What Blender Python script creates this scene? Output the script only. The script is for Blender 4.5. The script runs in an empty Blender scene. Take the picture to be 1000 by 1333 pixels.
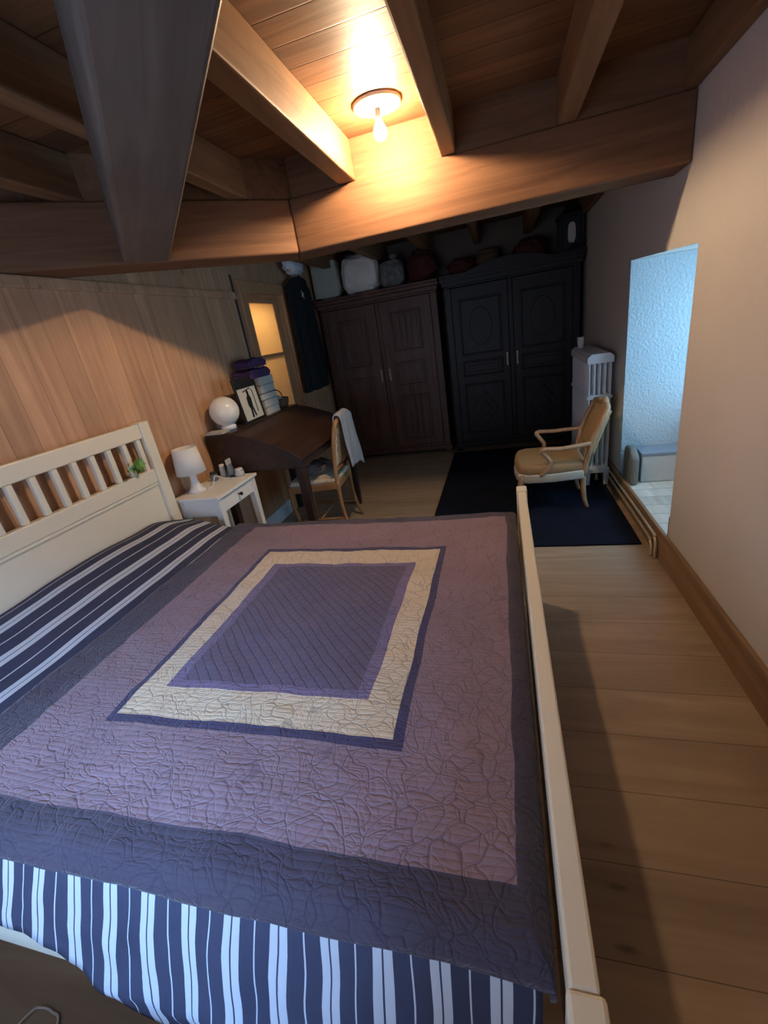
import bpy, bmesh, math, random
from mathutils import Vector, Matrix, noise
random.seed(7)
PI = math.pi
scene = bpy.context.scene
COL = scene.collection

# ------------------------------------------------------------------ materials
def new_mat(name):
    m = bpy.data.materials.new(name); m.use_nodes = True
    nt = m.node_tree
    return m, nt, nt.nodes, nt.links, nt.nodes['Principled BSDF']

def plain(name, col, rough=.6, metal=0, spec=.4, var=.06, vscale=14, bump=0, bscale=120):
    m, nt, N, L, b = new_mat(name)
    tc = N.new('ShaderNodeTexCoord')
    nz = N.new('ShaderNodeTexNoise'); nz.inputs['Scale'].default_value = vscale; nz.inputs['Detail'].default_value = 5
    L.new(tc.outputs['Object'], nz.inputs['Vector'])
    mx = N.new('ShaderNodeMix'); mx.data_type = 'RGBA'
    mx.inputs[6].default_value = (*[c*(1-var) for c in col], 1)
    mx.inputs[7].default_value = (*[min(1, c*(1+var)) for c in col], 1)
    L.new(nz.outputs['Fac'], mx.inputs[0]); L.new(mx.outputs[2], b.inputs['Base Color'])
    b.inputs['Roughness'].default_value = rough; b.inputs['Metallic'].default_value = metal
    b.inputs['Specular IOR Level'].default_value = spec
    if bump:
        n2 = N.new('ShaderNodeTexNoise'); n2.inputs['Scale'].default_value = bscale; n2.inputs['Detail'].default_value = 4
        L.new(tc.outputs['Object'], n2.inputs['Vector'])
        bp = N.new('ShaderNodeBump'); bp.inputs['Strength'].default_value = bump; bp.inputs['Distance'].default_value = .01
        L.new(n2.outputs['Fac'], bp.inputs['Height']); L.new(bp.outputs['Normal'], b.inputs['Normal'])
    return m

def wood(name, dark, light, axis='x', rough=.5, scale=3.0, stretch=14, plank=None, gap=.004, knots=True, bump=.15, spec=.4, jitter=.25):
    """grain runs along `axis`; plank=(cross axis, width) adds board seams"""
    m, nt, N, L, b = new_mat(name)
    tc = N.new('ShaderNodeTexCoord')
    sep = N.new('ShaderNodeSeparateXYZ'); L.new(tc.outputs['Object'], sep.inputs[0])
    vec = tc.outputs['Object']
    def math_(op, a, bb=None, cl=False):
        n = N.new('ShaderNodeMath'); n.operation = op; n.use_clamp = cl
        for i, v in enumerate((a, bb)):
            if v is None: continue
            if isinstance(v, (int, float)): n.inputs[i].default_value = v
            else: L.new(v, n.inputs[i])
        return n.outputs[0]
    pid = None; seam = None
    if plank:
        c = sep.outputs['XYZ'.index(plank[0].upper())]
        d = math_('DIVIDE', c, plank[1])
        fl = math_('FLOOR', d)
        wn = N.new('ShaderNodeTexWhiteNoise'); wn.noise_dimensions = '1D'; L.new(fl, wn.inputs['W']); pid = wn.outputs['Value']
        fr = math_('FRACT', d)
        e = math_('MINIMUM', fr, math_('SUBTRACT', 1.0, fr))
        seam = math_('MULTIPLY', e, plank[1]/gap, True)   # 0 in gap ->1
        add = N.new('ShaderNodeCombineXYZ')
        off = math_('MULTIPLY', pid, 37.0)
        for i in range(3): L.new(off, add.inputs[i])
        va = N.new('ShaderNodeVectorMath'); va.operation = 'ADD'; L.new(vec, va.inputs[0]); L.new(add.outputs[0], va.inputs[1]); vec = va.outputs[0]
    mp = N.new('ShaderNodeMapping')
    s = [stretch*scale]*3; s['xyz'.index(axis)] = scale*.7
    mp.inputs['Scale'].default_value = s
    L.new(vec, mp.inputs['Vector'])
    nz = N.new('ShaderNodeTexNoise'); nz.inputs['Scale'].default_value = 1; nz.inputs['Detail'].default_value = 6; nz.inputs['Roughness'].default_value = .62; nz.inputs['Distortion'].default_value = 1.2
    L.new(mp.outputs[0], nz.inputs['Vector'])
    rp = N.new('ShaderNodeValToRGB'); rp.color_ramp.elements[0].position = .3; rp.color_ramp.elements[1].position = .72
    rp.color_ramp.elements[0].color = (*dark, 1); rp.color_ramp.elements[1].color = (*light, 1)
    L.new(nz.outputs['Fac'], rp.inputs[0])
    col = rp.outputs[0]
    # broad tone
    n3 = N.new('ShaderNodeTexNoise'); n3.inputs['Scale'].default_value = 2.2; n3.inputs['Detail'].default_value = 3
    L.new(vec, n3.inputs['Vector'])
    hv = N.new('ShaderNodeHueSaturation')
    v = math_('ADD', math_('MULTIPLY', n3.outputs['Fac'], .5), .75)
    if pid is not None:
        v = math_('ADD', v, math_('MULTIPLY', math_('SUBTRACT', pid, .5), jitter))
    L.new(v, hv.inputs['Value']); L.new(col, hv.inputs['Color']); col = hv.outputs[0]
    if knots:
        vo = N.new('ShaderNodeTexVoronoi'); vo.inputs['Scale'].default_value = 1.0
        m2 = N.new('ShaderNodeMapping'); s2 = [7.0]*3; s2['xyz'.index(axis)] = 2.4; m2.inputs['Scale'].default_value = s2
        L.new(vec, m2.inputs['Vector']); L.new(m2.outputs[0], vo.inputs['Vector'])
        kr = N.new('ShaderNodeValToRGB'); kr.color_ramp.elements[0].position = .03; kr.color_ramp.elements[1].position = .09
        kr.color_ramp.elements[0].color = (.3, .3, .3, 1); kr.color_ramp.elements[1].color = (1, 1, 1, 1)
        L.new(vo.outputs['Distance'], kr.inputs[0])
        mm = N.new('ShaderNodeMix'); mm.data_type = 'RGBA'; mm.blend_type = 'MULTIPLY'; mm.inputs[0].default_value = .75
        L.new(col, mm.inputs[6]); L.new(kr.outputs[0], mm.inputs[7]); col = mm.outputs[2]
    if seam is not None:
        mm = N.new('ShaderNodeMix'); mm.data_type = 'RGBA'
        mm.inputs[6].default_value = (*[c*.25 for c in dark], 1)
        L.new(seam, mm.inputs[0]); L.new(col, mm.inputs[7]); col = mm.outputs[2]
    L.new(col, b.inputs['Base Color'])
    b.inputs['Roughness'].default_value = rough; b.inputs['Specular IOR Level'].default_value = spec
    bp = N.new('ShaderNodeBump'); bp.inputs['Strength'].default_value = bump; bp.inputs['Distance'].default_value = .004
    h = nz.outputs['Fac']
    if seam is not None: h = math_('ADD', math_('MULTIPLY', seam, 1.5), h)
    L.new(h, bp.inputs['Height']); L.new(bp.outputs['Normal'], b.inputs['Normal'])
    return m

def plaster(name, col, bump=.25, scale=22, rough=.85):
    m, nt, N, L, b = new_mat(name)
    tc = N.new('ShaderNodeTexCoord')
    a = N.new('ShaderNodeTexNoise'); a.inputs['Scale'].default_value = scale; a.inputs['Detail'].default_value = 8; L.new(tc.outputs['Object'], a.inputs['Vector'])
    c = N.new('ShaderNodeTexNoise'); c.inputs['Scale'].default_value = 1.7; c.inputs['Detail'].default_value = 4; L.new(tc.outputs['Object'], c.inputs['Vector'])
    mx = N.new('ShaderNodeMix'); mx.data_type = 'RGBA'
    mx.inputs[6].default_value = (*[x*.9 for x in col], 1); mx.inputs[7].default_value = (*[min(1, x*1.06) for x in col], 1)
    L.new(c.outputs['Fac'], mx.inputs[0]); L.new(mx.outputs[2], b.inputs['Base Color'])
    b.inputs['Roughness'].default_value = rough; b.inputs['Specular IOR Level'].default_value = .2
    bp = N.new('ShaderNodeBump'); bp.inputs['Strength'].default_value = bump; bp.inputs['Distance'].default_value = .02
    L.new(a.outputs['Fac'], bp.inputs['Height']); L.new(bp.outputs['Normal'], b.inputs['Normal'])
    return m

M = {}
M['beam'] = wood('beam wood', (.130, .060, .030), (.225, .113, .057), 'x', .62, 1.6, 12, knots=True, bump=.2, spec=.18)
M['beam_grey'] = wood('greyed beam wood', (.105, .082, .068), (.165, .135, .115), 'x', .55, 1.6, 12, bump=.25, spec=.25)
M['joist'] = wood('joist wood', (.18, .092, .042), (.29, .16, .078), 'y', .6, 1.6, 12, bump=.2, spec=.2)
M['ceiling'] = wood('ceiling boards', (.135, .058, .025), (.235, .11, .048), 'x', .55, 1.8, 10, plank=('y', .135), gap=.004, bump=.3, spec=.35, jitter=.3)
M['wallwood'] = wood('wall boards', (.40, .22, .12), (.62, .37, .215), 'z', .5, 1.1, 12, plank=('y', .125), gap=.0015, bump=.15, spec=.35, jitter=.16)
M['floor'] = wood('floor boards', (.29, .205, .135), (.46, .34, .235), 'x', .42, 1.0, 8, plank=('y', .215), gap=.002, bump=.12, spec=.4, jitter=.12)
M['skirt'] = wood('baseboard wood', (.22, .12, .06), (.36, .22, .12), 'y', .5, 1.4, 12, bump=.15)
M['frame_wood'] = wood('door frame wood', (.38, .19, .085), (.56, .31, .155), 'z', .5, 1.6, 12, bump=.15)
M['wardrobe'] = wood('old walnut', (.07, .031, .020), (.15, .072, .050), 'z', .45, 2.0, 10, bump=.2, knots=False, spec=.3)
M['wardrobe_dark'] = wood('old dark oak', (.011, .0075, .006), (.028, .019, .015), 'z', .45, 2.0, 10, bump=.2, knots=False, spec=.3)
M['desk'] = wood('dark mahogany', (.030, .014, .010), (.062, .031, .022), 'y', .42, 2.0, 9, bump=.08, knots=False, spec=.4)
M['chairwood'] = wood('honey chair wood', (.25, .12, .045), (.42, .23, .10), 'z', .4, 3, 8, bump=.05, knots=False)
M['armwood'] = wood('pale beech', (.33, .19, .10), (.52, .34, .20), 'z', .38, 3, 8, bump=.05, knots=False)
M['whitewash'] = wood('whitewashed boards', (.52, .46, .38), (.72, .68, .60), 'y', .5, 1.4, 10, plank=('y', .14), bump=.15)
M['plaster'] = plaster('right wall plaster', (.68, .61, .55), bump=.12)
M['stucco'] = plaster('rough white stucco', (.50, .55, .57), bump=.45, scale=55)
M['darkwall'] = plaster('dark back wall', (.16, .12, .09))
M['nearwall'] = plaster('near wall plaster', (.56, .50, .45))
M['cream'] = plain('cream paint', (.82, .74, .57), .38, var=.03)
M['white'] = plain('white paint', (.86, .83, .76), .4, var=.03)
M['whiteblue'] = plain('white skirting paint', (.62, .64, .66), .4, var=.03)
M['radiator'] = plain('radiator enamel', (.66, .66, .67), .4, var=.04)
M['rug'] = plain('navy wool', (.009, .011, .021), .95, var=.5, vscale=5, bump=.6, bscale=260, spec=.1)
M['knob'] = plain('dark knob metal', (.02, .018, .016), .3, metal=.8)
M['brass'] = plain('worn brass', (.45, .36, .24), .3, metal=.9)
M['copper'] = plain('copper pipe', (.72, .58, .42), .35, metal=.6, var=.15)
M['black'] = plain('black cloth', (.010, .012, .014), .9, var=.3, bump=.3, bscale=200)
M['greyjacket'] = plain('grey felt', (.33, .33, .345), .9, var=.12, bump=.3, bscale=220, spec=.1)
M['upholstery'] = plain('golden upholstery', (.37, .235, .12), .9, var=.18, vscale=60, bump=.25, bscale=300, spec=.1)
M['seat_side_lit'] = plain('lit seat side upholstery', (.46, .43, .36), .9, var=.1)  # upholstered seat side, its light put into the pale colour
M['lampshade'] = plain('white shade', (.80, .76, .68), .8, var=.02)
M['plasticwhite'] = plain('white plastic', (.75, .73, .68), .35, var=.02)
M['globe'] = plain('milk glass', (.82, .77, .66), .22, var=.02)
M['leaf'] = plain('fresh leaf', (.20, .42, .09), .5, var=.35, vscale=60)
M['purple'] = plain('purple cloth', (.075, .035, .10), .9, var=.3, vscale=30)
M['bluegrey'] = plain('blue grey cover', (.16, .19, .20), .6)
M['darkcover'] = plain('charcoal cover', (.025, .025, .028), .5)
M['palecover'] = plain('pale cover', (.55, .52, .45), .6)
M['redbrown'] = plain('dark red cloth', (.075, .014, .012), .9, var=.3, bump=.3)
M['sage'] = plain('sage canvas', (.42, .43, .34), .9, var=.15, bump=.3, bscale=180)
M['paleplastic'] = plain('pale plastic bag', (.70, .67, .60), .5, var=.12, bump=.2, bscale=30)
M['whitebag'] = plain('white crinkled bag', (.72,.72,.74), .45, var=.15, bump=.4, bscale=40)
M['tabby'] = plain('black and white cloth', (.16, .15, .14), .8, var=.95, vscale=18)
M['greycushion'] = plain('grey felt cushion', (.20, .19, .17), .95, var=.15, bump=.3)
M['boxgrey'] = plain('pale grey chest paint', (.55, .53, .49), .6, var=.06)
M['boxlid'] = plain('slate lid', (.24, .27, .32), .5)
M['wicker'] = plain('brown wicker', (.12, .07, .035), .8, var=.4, vscale=80, bump=.8, bscale=140)
M['paper'] = plain('print paper', (.60, .56, .46), .8, var=.08)
M['ink'] = plain('black ink', (.012, .011, .010), .6)
M['mattress'] = plain('mattress ticking', (.55, .54, .5), .9)
M['gapdark'] = plain('dark socket', (.06, .05, .04), .6)

def floral():
    m, nt, N, L, b = new_mat('floral tapestry')
    tc = N.new('ShaderNodeTexCoord')
    vo = N.new('ShaderNodeTexVoronoi'); vo.inputs['Scale'].default_value = 26; L.new(tc.outputs['Object'], vo.inputs['Vector'])
    rp = N.new('ShaderNodeValToRGB'); e = rp.color_ramp.elements
    e[0].position = .12; e[0].color = (.05, .06, .09, 1); e[1].position = .3; e[1].color = (.62, .54, .40, 1)
    L.new(vo.outputs['Distance'], rp.inputs[0]); L.new(rp.outputs[0], b.inputs['Base Color'])
    b.inputs['Roughness'].default_value = .9
    return m
M['floral'] = floral()

def glass(name):
    m, nt, N, L, b = new_mat(name)
    out = N['Material Output']
    t = N.new('ShaderNodeBsdfTransparent'); g = N.new('ShaderNodeBsdfGlossy'); g.inputs['Roughness'].default_value = .03
    mx = N.new('ShaderNodeMixShader'); mx.inputs[0].default_value = .06
    L.new(t.outputs[0], mx.inputs[1]); L.new(g.outputs[0], mx.inputs[2]); L.new(mx.outputs[0], out.inputs['Surface'])
    return m
M['glass'] = glass('clear pane')
def frosted():
    m, nt, N, L, b = new_mat('frosted amber pane')
    out = N['Material Output']
    t = N.new('ShaderNodeBsdfTranslucent'); t.inputs[0].default_value = (.85, .72, .50, 1)
    d = N.new('ShaderNodeBsdfDiffuse'); d.inputs[0].default_value = (.55, .46, .32, 1)
    mx = N.new('ShaderNodeMixShader'); mx.inputs[0].default_value = .35
    L.new(t.outputs[0], mx.inputs[1]); L.new(d.outputs[0], mx.inputs[2]); L.new(mx.outputs[0], out.inputs['Surface'])
    return m
M['frosted'] = frosted()
def emit(name, col, s):
    m, nt, N, L, b = new_mat(name)
    b.inputs['Base Color'].default_value = (*col, 1)
    b.inputs['Emission Color'].default_value = (*col, 1); b.inputs['Emission Strength'].default_value = s
    return m
BULB = 1030.0
M['bulb'] = emit('lit bulb', (1.0, .73, .45), BULB)

class NB:
    """small node-math builder"""
    def __init__(s, nt): s.N = nt.nodes; s.L = nt.links
    def m(s, op, a, b=None, c=None, clamp=False):
        n = s.N.new('ShaderNodeMath'); n.operation = op; n.use_clamp = clamp
        for i, v in enumerate((a, b, c)):
            if v is None: continue
            if isinstance(v, (int, float)): n.inputs[i].default_value = v
            else: s.L.new(v, n.inputs[i])
        return n.outputs[0]
    def mix(s, f, a, b):
        n = s.N.new('ShaderNodeMix'); n.data_type = 'RGBA'
        for i, v in ((0, f), (6, a), (7, b)):
            if isinstance(v, tuple): n.inputs[i].default_value = (*v, 1)
            elif isinstance(v, (int, float)): n.inputs[i].default_value = v
            else: s.L.new(v, n.inputs[i])
        return n.outputs[2]
    def noise(s, vec, scale, detail=4, out='Fac', dist=0):
        n = s.N.new('ShaderNodeTexNoise'); n.inputs['Scale'].default_value = scale; n.inputs['Detail'].default_value = detail; n.inputs['Distortion'].default_value = dist
        s.L.new(vec, n.inputs['Vector']); return n.outputs[out]

def stripes_mat():
    m, nt, N, L, b = new_mat('navy striped cotton'); B = NB(nt)
    uv = N.new('ShaderNodeUVMap'); sp = N.new('ShaderNodeSeparateXYZ'); L.new(uv.outputs[0], sp.inputs[0])
    x = sp.outputs[0]
    def pat(x0, per, half, thin):
        f = B.m('FRACT', B.m('ADD', B.m('DIVIDE', B.m('SUBTRACT', x, x0), per), 100.5))
        d = B.m('MULTIPLY', B.m('ABSOLUTE', B.m('SUBTRACT', f, .5)), per)     # distance to wide stripe centre
        wide = B.m('MULTIPLY', B.m('LESS_THAN', d, half), B.m('GREATER_THAN', d, .0016))
        line = B.m('LESS_THAN', B.m('ABSOLUTE', B.m('SUBTRACT', d, per*.5)), thin)
        return B.m('MAXIMUM', wide, line)
    head = pat(.19, .150, .021, .0024); body = pat(.958, .0935, .0165, .0014)
    sel = B.m('LESS_THAN', x, .66)
    f = B.m('ADD', B.m('MULTIPLY', sel, head), B.m('MULTIPLY', B.m('SUBTRACT', 1.0, sel), body))
    nz = B.noise(uv.outputs[0], 9)
    dark = B.mix(nz, (.040, .042, .070), (.066, .068, .108))
    col = B.mix(f, dark, (.52, .54, .58))
    L.new(col, b.inputs['Base Color']); b.inputs['Roughness'].default_value = .85; b.inputs['Specular IOR Level'].default_value = .15
    bp = N.new('ShaderNodeBump'); bp.inputs['Strength'].default_value = .25; bp.inputs['Distance'].default_value = .01
    L.new(B.noise(uv.outputs[0], 30, 6), bp.inputs['Height']); L.new(bp.outputs['Normal'], b.inputs['Normal'])
    return m
M['stripes'] = stripes_mat()

def quilt_mat():
    m, nt, N, L, b = new_mat('patchwork quilt'); B = NB(nt)
    uv = N.new('ShaderNodeUVMap')
    nv = N.new('ShaderNodeTexNoise'); nv.inputs['Scale'].default_value = 3.5; nv.inputs['Detail'].default_value = 3
    L.new(uv.outputs[0], nv.inputs['Vector'])
    sb = N.new('ShaderNodeVectorMath'); sb.operation = 'SUBTRACT'; sb.inputs[1].default_value = (.5, .5, .5); L.new(nv.outputs['Color'], sb.inputs[0])
    sc = N.new('ShaderNodeVectorMath'); sc.operation = 'SCALE'; sc.inputs[3].default_value = .028; L.new(sb.outputs[0], sc.inputs[0])
    ad = N.new('ShaderNodeVectorMath'); ad.operation = 'ADD'; L.new(uv.outputs[0], ad.inputs[0]); L.new(sc.outputs[0], ad.inputs[1])
    sp = N.new('ShaderNodeSeparateXYZ'); L.new(ad.outputs[0], sp.inputs[0]); u, v = sp.outputs[0], sp.outputs[1]
    def rect(x0, x1, y0, y1):
        a = B.m('SUBTRACT', B.m('ABSOLUTE', B.m('SUBTRACT', u, (x0+x1)/2)), (x1-x0)/2)
        c = B.m('SUBTRACT', B.m('ABSOLUTE', B.m('SUBTRACT', v, (y0+y1)/2)), (y1-y0)/2)
        return B.m('LESS_THAN', B.m('MAXIMUM', a, c), 0.0)
    n1 = B.noise(uv.outputs[0], 5, 4)
    border = B.mix(n1, (.050, .040, .060), (.085, .066, .088))
    mauve = B.mix(n1, (.215, .140, .160), (.305, .205, .230))
    col = B.mix(rect(.716, 2.015, -.832, .615), border, mauve)
    r2 = rect(.938, 1.775, -.612, .352); col = B.mix(r2, col, (.062, .050, .105))
    r3 = rect(.960, 1.750, -.586, .326); col = B.mix(r3, col, B.mix(n1, (.60, .47, .31), (.72, .58, .40)))
    r4 = rect(1.040, 1.667, -.482, .217); col = B.mix(r4, col, (.19, .145, .235))
    r5 = rect(1.078, 1.632, -.456, .193); col = B.mix(r5, col, B.mix(n1, (.105, .080, .125), (.150, .116, .168)))
    # stitching
    def wave(sgn, per):
        t = B.m('MULTIPLY', B.m('ADD', u, B.m('MULTIPLY', v, sgn)), 1/per)
        f = B.m('FRACT', B.m('ADD', t, 50.0))
        return B.m('POWER', B.m('ABSOLUTE', B.m('MULTIPLY', B.m('SUBTRACT', f, .5), 2.0)), 6.0)   # peaks at seam
    lattice = B.m('MAXIMUM', wave(1.0, .038), wave(-1.0, .038))
    vo = N.new('ShaderNodeTexVoronoi'); vo.feature = 'DISTANCE_TO_EDGE'; vo.inputs['Scale'].default_value = 21
    d2 = N.new('ShaderNodeVectorMath'); d2.operation = 'SCALE'; d2.inputs[3].default_value = .16
    nv2 = N.new('ShaderNodeTexNoise'); nv2.inputs['Scale'].default_value = 7; nv2.inputs['Detail'].default_value = 2; L.new(uv.outputs[0], nv2.inputs['Vector'])
    L.new(nv2.outputs['Color'], d2.inputs[0])
    a2 = N.new('ShaderNodeVectorMath'); a2.operation = 'ADD'; L.new(uv.outputs[0], a2.inputs[0]); L.new(d2.outputs[0], a2.inputs[1]); L.new(a2.outputs[0], vo.inputs['Vector'])
    vein = B.m('SUBTRACT', 1.0, B.m('MULTIPLY', vo.outputs['Distance'], 11.0, clamp=True))
    vein = B.m('POWER', vein, 2.0)
    vo2 = N.new('ShaderNodeTexVoronoi'); vo2.feature = 'DISTANCE_TO_EDGE'; vo2.inputs['Scale'].default_value = 38; L.new(a2.outputs[0], vo2.inputs['Vector'])
    vein2 = B.m('POWER', B.m('SUBTRACT', 1.0, B.m('MULTIPLY', vo2.outputs['Distance'], 5.0, clamp=True)), 2.0)
    rows = B.m('POWER', B.m('ABSOLUTE', B.m('SINE', B.m('MULTIPLY', v, PI/.0135))), .5)
    inv5 = B.m('SUBTRACT', 1.0, r5)
    org = B.m('ADD', B.m('MULTIPLY', vein, .7), B.m('ADD', B.m('MULTIPLY', vein2, .45), B.m('MULTIPLY', B.m('SUBTRACT', 1.0, rows), .45)))
    stitch = B.m('ADD', B.m('MULTIPLY', lattice, r5), B.m('MULTIPLY', org, inv5))
    # thread lines in the fabric, slightly darker
    th = B.m('ADD', B.m('MULTIPLY', B.m('GREATER_THAN', lattice, .6), B.m('MULTIPLY', r5, .35)), B.m('MULTIPLY', B.m('GREATER_THAN', vein, .62), B.m('MULTIPLY', inv5, .30)))
    col = B.mix(th, col, (.035, .026, .05))
    L.new(col, b.inputs['Base Color']); b.inputs['Roughness'].default_value = .8; b.inputs['Specular IOR Level'].default_value = .2
    b.inputs['Sheen Weight'].default_value = .15
    h = B.m('ADD', B.m('MULTIPLY', stitch, -1.0), B.m('MULTIPLY', B.noise(uv.outputs[0], 40, 5), .5))
    bp = N.new('ShaderNodeBump'); bp.inputs['Strength'].default_value = .6; bp.inputs['Distance'].default_value = .005
    L.new(h, bp.inputs['Height']); L.new(bp.outputs['Normal'], b.inputs['Normal'])
    return m
M['quilt'] = quilt_mat()

# ------------------------------------------------------------------ mesh helpers
def add_box(bm, x0, x1, y0, y1, z0, z1):
    vs = [bm.verts.new((x, y, z)) for z in (z0, z1) for y in (y0, y1) for x in (x0, x1)]
    for f in ((0, 2, 3, 1), (4, 5, 7, 6), (0, 1, 5, 4), (2, 6, 7, 3), (0, 4, 6, 2), (1, 3, 7, 5)):
        bm.faces.new([vs[i] for i in f])
def add_taper(bm, c0, h0, z0, c1, h1, z1):
    """square section from (c0,h0) at z0 to (c1,h1) at z1"""
    vs = []
    for (c, h, z) in ((c0, h0, z0), (c1, h1, z1)):
        for sy in (-1, 1):
            for sx in (-1, 1): vs.append(bm.verts.new((c[0]+sx*h, c[1]+sy*h, z)))
    for f in ((0, 2, 3, 1), (4, 5, 7, 6), (0, 1, 5, 4), (2, 6, 7, 3), (0, 4, 6, 2), (1, 3, 7, 5)):
        bm.faces.new([vs[i] for i in f])
def add_prism(bm, poly, axis, a, b):
    """poly: 2D points in the other two axes (in xyz order)"""
    def P(p, t):
        if axis == 'x': return (t, p[0], p[1])
        if axis == 'y': return (p[0], t, p[1])
        return (p[0], p[1], t)
    A = [bm.verts.new(P(p, a)) for p in poly]; Bv = [bm.verts.new(P(p, b)) for p in poly]
    n = len(poly)
    bm.faces.new(A); bm.faces.new(Bv[::-1])
    for i in range(n): bm.faces.new([A[i], Bv[i], Bv[(i+1) % n], A[(i+1) % n]])
def add_tube(bm, pts, rad, n=10, cap=True, flat=1.0):
    pts = [Vector(p) for p in pts]
    if not isinstance(rad, (list, tuple)): rad = [rad]*len(pts)
    up = Vector((0, 0, 1)); rings = []
    t0 = (pts[1]-pts[0]).normalized()
    if abs(t0.dot(up)) > .9: up = Vector((0, 1, 0))
    side = t0.cross(up).normalized()
    for i, p in enumerate(pts):
        t = ((pts[min(i+1, len(pts)-1)]-pts[max(i-1, 0)])).normalized()
        side = (side - t*side.dot(t)).normalized(); nb = t.cross(side)
        rings.append([bm.verts.new(p + (side*math.cos(2*PI*k/n) + nb*math.sin(2*PI*k/n)*flat)*rad[i]) for k in range(n)])
    for a, b in zip(rings, rings[1:]):
        for k in range(n): bm.faces.new([a[k], a[(k+1) % n], b[(k+1) % n], b[k]])
    if cap: bm.faces.new(rings[0][::-1]); bm.faces.new(rings[-1])
def smooth_path(pts, n=6):
    """Catmull-Rom"""
    P = [Vector(p) for p in pts]; P = [2*P[0]-P[1]] + P + [2*P[-1]-P[-2]]
    out = []
    for i in range(1, len(P)-2):
        for k in range(n):
            t = k/n; a, b, c, d = P[i-1], P[i], P[i+1], P[i+2]
            out.append(.5*((2*b)+(c-a)*t+(2*a-5*b+4*c-d)*t*t+(3*b-a-3*c+d)*t**3))
    out.append(P[-2]); return out
def add_lathe(bm, prof, n=32, c=(0, 0, 0)):
    rings = []
    for r, z in prof:
        if r < 1e-5: rings.append([bm.verts.new((c[0], c[1], c[2]+z))])
        else: rings.append([bm.verts.new((c[0]+r*math.cos(2*PI*k/n), c[1]+r*math.sin(2*PI*k/n), c[2]+z)) for k in range(n)])
    for a, b in zip(rings, rings[1:]):
        for k in range(n):
            q = [a[k % len(a)], a[(k+1) % len(a)], b[(k+1) % len(b)], b[k % len(b)]]
            q = list(dict.fromkeys(q))
            if len(q) > 2: bm.faces.new(q)
def add_grid(bm, nu, nv, fn, uvfn=None):
    uvl = bm.loops.layers.uv.verify() if uvfn else None
    V = [[bm.verts.new(fn(i/(nu-1), j/(nv-1))) for j in range(nv)] for i in range(nu)]
    for i in range(nu-1):
        for j in range(nv-1):
            f = bm.faces.new([V[i][j], V[i+1][j], V[i+1][j+1], V[i][j+1]])
            if uvfn:
                for lp, (a, b) in zip(f.loops, ((i, j), (i+1, j), (i+1, j+1), (i, j+1))): lp[uvl].uv = uvfn(a/(nu-1), b/(nv-1))
def add_blob(bm, c, r, seed=0, amp=.15, freq=2.5, floor=None, sub=4, fold=0.0):
    res = bmesh.ops.create_icosphere(bm, subdivisions=sub, radius=1.0)
    for v in res['verts']:
        d = v.co.normalized()
        k = 1 + amp*noise.noise(d*freq + Vector((seed*7.3, seed*1.7, 0)))
        if fold: k += fold*(abs(noise.noise(d*freq*2.2 + Vector((seed*3.1, 4, seed))))-.25)
        v.co = Vector((c[0]+d.x*r[0]*k, c[1]+d.y*r[1]*k, c[2]+d.z*r[2]*k))
        if floor is not None and v.co.z < floor: v.co.z = floor + (v.co.z-floor)*.02

def obj(name, bm, mat, parent=None, smooth=False, bevel=None, seg=2, solid=None, loc=None, rot=None, subsurf=0):
    me = bpy.data.meshes.new(name)
    bmesh.ops.recalc_face_normals(bm, faces=bm.faces)
    bm.to_mesh(me); bm.free()
    me.materials.append(M[mat] if isinstance(mat, str) else mat)
    o = bpy.data.objects.new(name, me); COL.objects.link(o)
    if smooth:
        for p in me.polygons: p.use_smooth = True
    if solid:
        s = o.modifiers.new('solid', 'SOLIDIFY'); s.thickness = solid; s.offset = -1
    if bevel:
        b = o.modifiers.new('bevel', 'BEVEL'); b.width = bevel; b.segments = seg; b.limit_method = 'ANGLE'; b.angle_limit = math.radians(40)
    if subsurf:
        s = o.modifiers.new('sub', 'SUBSURF'); s.levels = subsurf; s.render_levels = subsurf
    if parent: o.parent = parent
    if loc is not None: o.location = loc
    if rot is not None: o.rotation_euler = rot
    return o
def tag(o, label=None, cat=None, group=None, kind=None):
    for k, v in (('label', label), ('category', cat), ('group', group), ('kind', kind)):
        if v: o[k] = v
    return o
def thing(name, label, cat, loc=(0, 0, 0), rotz=0, group=None):
    o = bpy.data.objects.new(name, None); COL.objects.link(o)
    o.empty_display_size = .1
    o.location = loc; o.rotation_euler = (0, 0, rotz)
    return tag(o, label, cat, group)
def box(name, mat, dims, parent=None, bevel=.004, **k):
    bm = bmesh.new(); add_box(bm, *dims); return obj(name, bm, mat, parent, bevel=bevel, **k)
def struct(name, bm, mat, label=None, parent=None, **k):
    o = obj(name, bm, mat, parent, **k)
    if parent is None: tag(o, label, kind='structure')
    return o
def sbox(name, mat, dims, label=None, **k):
    bm = bmesh.new(); add_box(bm, *dims); return struct(name, bm, mat, label, **k)

# ------------------------------------------------------------------ room shell
XR, YB, YN, ZC = 2.874, 4.45, -1.45, 2.36
T = .18
sbox('floor', 'floor', (-.6, XR+.9, YN-.6, YB+T, -.12, 0))
sbox('ceiling', 'ceiling', (-.6, XR+.9, YN-.6, YB+T, ZC, ZC+.1))
# left wall with door opening
DY0, DY1, DZ = 2.385, 3.06, 1.93
bm = bmesh.new()
add_box(bm, -T, 0, YN-.6, DY0, 0, ZC); add_box(bm, -T, 0, DY1, YB+T, 0, ZC); add_box(bm, -T, 0, DY0, DY1, DZ, ZC)
struct('wall_left', bm, 'wallwood')
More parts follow.
